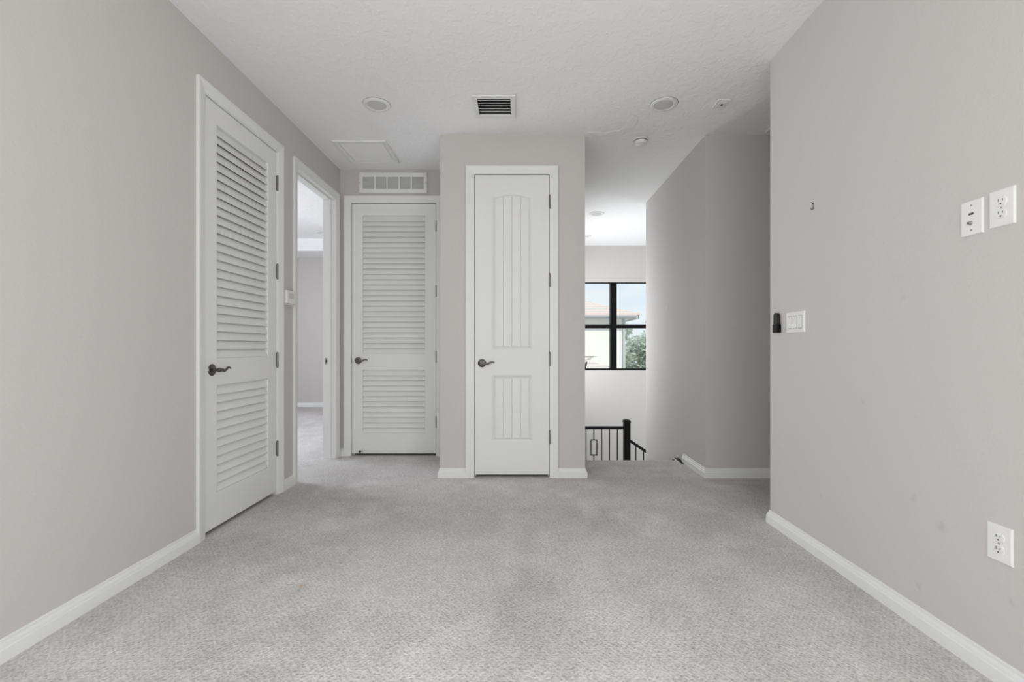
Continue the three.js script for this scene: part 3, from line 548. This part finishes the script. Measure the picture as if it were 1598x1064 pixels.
{ // black remote in its wall holder
  const p = thing('remote_control', 'slim black remote in a wall holder near the end of the right wall', 'remote control', [R, 1.2, -2.655]); p.rotation.y = -Math.PI / 2;
  const o = new THREE.Shape(); o.absellipse(0, 0.034, 0.019, 0.022, 0, Math.PI); o.lineTo(-0.021, -0.045); o.absellipse(0, -0.045, 0.021, 0.012, Math.PI, 2 * Math.PI); o.closePath();
  mesh('body', extrude(o, 0.014, { bevelEnabled: true, bevelThickness: 0.003, bevelSize: 0.003, bevelOffset: -0.003, bevelSegments: 3 }).translate(0, 0, 0.007), M.rubber, p);
  mesh('holder', rbox(-0.024, 0.024, -0.060, -0.010, 0, 0.027, 0.005, 3), M.black, p);
  for (let k = 0; k < 3; k++) for (const s of [-1, 1]) mesh('button', rbox(s * 0.008 - 0.0045, s * 0.008 + 0.0045, 0.036 - k * 0.013, 0.043 - k * 0.013, 0.0235, 0.0255, 0.001, 1), M.slot, p);
}
{ // picture hook
  const p = thing('picture_hook', 'tiny metal picture hook on the right wall', 'hook', [R, 1.783, -2.345]); p.rotation.y = -Math.PI / 2;
  mesh('plate', rbox(-0.0035, 0.0035, -0.012, 0.018, 0, 0.0016, 0.0006, 1), M.steel, p);
  mesh('nail', new THREE.CylinderGeometry(0.0018, 0.0018, 0.016, 10).rotateX(1.1).translate(0, 0.013, 0.006), M.dark, p);
  mesh('hook', sweep([[0, -0.008, 0.001], [0, -0.018, 0.003], [0, -0.020, 0.010], [0, -0.010, 0.014]], [0.0022, 0.0022, 0.0022, 0.002], 8), M.bronze, p);
}
{ // touch-up on the stair wall
  const p = mesh('spackle_spot', lathe([[0, 0.0012], [0.016, 0.001], [0.024, 0]], 18).rotateZ(Math.PI / 2), M.lens); p.position.set(R, 1.463, -4.684); tag(p, 'small pale filler spot on the wall beside the stairs', 'filler spot');
}

/* ------------------------------------------------------------------ outdoors */
structure(mesh('ground', metres(new THREE.BoxGeometry(160, 0.2, 120).translate(0, LOW - 0.4, -40)), M.ground), 'pale ground around the houses', 'ground');
// hip roof: eaves rectangle, ridge along x, stepped courses of flat tile on the front slope and right slope
function hipRoof(parent, x0, x1, zFront, zBack, yE, pitch, mat, courses) {
  const half = (zFront - zBack) / 2, parts = [];
  for (let k = 0; k < courses; k++) {
    const a = half * k / courses, b = half * (k + 1) / courses + 0.12, ya = yE + pitch * a, yb = yE + pitch * b, th = 0.06;
    const P = (i, y) => [[x0 + i, y, zFront - i], [x1 - i, y, zFront - i], [x1 - i, y, zBack + i], [x0 + i, y, zBack + i]];
    const A = P(a, ya - 0.02), A2 = P(a, ya + th), B = P(b, yb + 0.02), pos = [];
    for (let s = 0; s < 4; s++) { const e = (s + 1) % 4; for (const v of [A[s], A[e], A2[e], A[s], A2[e], A2[s], A2[s], A2[e], B[e], A2[s], B[e], B[s]]) pos.push(...v); }
    const g = new THREE.BufferGeometry(); g.setAttribute('position', new THREE.Float32BufferAttribute(pos, 3)); g.computeVertexNormals(); parts.push(metres(g));
  }
  mesh('roof_courses', flat(parts.filter((_, k) => k % 2 === 0)), mat, parent);
  mesh('roof_courses', flat(parts.filter((_, k) => k % 2)), M.tileGrey, parent);
}
{
  const h = thing('neighbour_house', 'white neighbouring house with a tiled hip roof seen through the window', 'house', [0, 0, 0]);
  const d = -18, wx = 4.19, ey = 2.26;
  mesh('wall', metres(box(-7, wx, LOW - 0.3, ey - 0.05, d - 9, d)), M.stucco, h);
  mesh('soffit', box(-7.4, wx + 0.40, ey - 0.05, ey, d - 9.4, d + 0.4), M.stucco, h);
  mesh('fascia', flat([box(-7.4, wx + 0.42, ey - 0.10, ey + 0.06, d + 0.4, d + 0.44), box(wx + 0.40, wx + 0.44, ey - 0.10, ey + 0.06, d - 9.4, d + 0.44)]), M.fascia, h);
  mesh('gutter', flat([box(-7.4, wx + 0.34, ey - 0.02, ey + 0.05, d + 0.44, d + 0.52)]), M.fascia, h);
  hipRoof(h, -7.5, wx + 0.46, d + 0.48, d - 9.48, ey + 0.06, 0.36, M.tile, 28);
  mesh('downspout', box(wx - 0.10, wx - 0.02, LOW - 0.3, ey - 0.05, d, d + 0.07), M.fascia, h);
  const w = thing('garage_wing', 'low pale tiled roof in front of the neighbouring house', 'roof', [0, 0, 0]);
  mesh('wall', metres(box(1.2, 3.1, LOW - 0.3, 0.2, -17.4, -14.4)), M.stucco, w);
  hipRoof(w, 0.9, 3.5, -14.1, -17.6, 0.24, 0.26, M.tilePale, 10);
}
function tree(label, x, z, base, cy, rx, ry, n, seed) {
  const t = thing('tree', label, 'tree', [x, base, z], 'trees beyond the window'), r = rng(seed), pos = [], nor = new THREE.Vector3(), u = new THREE.Vector3(), v = new THREE.Vector3();
  const clumps = []; for (let k = 0; k < 26; k++) { const a = r() * 6.283, q = Math.sqrt(r()), hgt = r() * 2 - 1; clumps.push([Math.cos(a) * q * rx * Math.sqrt(1 - hgt * hgt * 0.7), cy - base + hgt * ry, Math.sin(a) * q * rx]); }
  for (let k = 0; k < n; k++) {
    const c = clumps[Math.floor(r() * clumps.length)], rr = rx * 0.32, p = [c[0] + (r() + r() + r() - 1.5) * rr, c[1] + (r() + r() + r() - 1.5) * rr, c[2] + (r() + r() + r() - 1.5) * rr], s = 0.10 + 0.10 * r();
    nor.set(r() - 0.5, r() - 0.2, r() - 0.5).normalize(); u.set(nor.y, -nor.x, 0.3).normalize(); v.crossVectors(nor, u).normalize();
    for (const [a, b] of [[-1, 0], [0, -0.5], [1, 0], [-1, 0], [1, 0], [0, 0.5]]) pos.push(p[0] + s * (u.x * a + v.x * b), p[1] + s * (u.y * a + v.y * b), p[2] + s * (u.z * a + v.z * b));
  }
  const g = new THREE.BufferGeometry(); g.setAttribute('position', new THREE.Float32BufferAttribute(pos, 3)); g.computeVertexNormals();
  const f = mesh('foliage', g, M.leaf, t); f.userData.kind = 'stuff';
  mesh('trunk', sweep([[0, 0, 0], [0.1, (cy - base) * 0.4, 0], [-0.05, (cy - base) * 0.8, 0.1], [0, cy - base + ry * 0.5, 0]], [0.20, 0.15, 0.10, 0.04], 8), M.bark, t);
}
tree('rounded leafy tree right of the neighbouring house', 7.9, -30, LOW - 0.3, 0.5, 1.5, 1.1, 5200, 101);
tree('taller sparse tree behind the rounded tree', 10.6, -32, LOW - 0.3, 1.6, 1.5, 1.6, 2600, 202);
tree('thin treetop just beside the roof corner of the neighbouring house', 8.2, -36, LOW - 0.3, 1.7, 0.9, 1.0, 900, 303);

renderer.render(scene, camera);
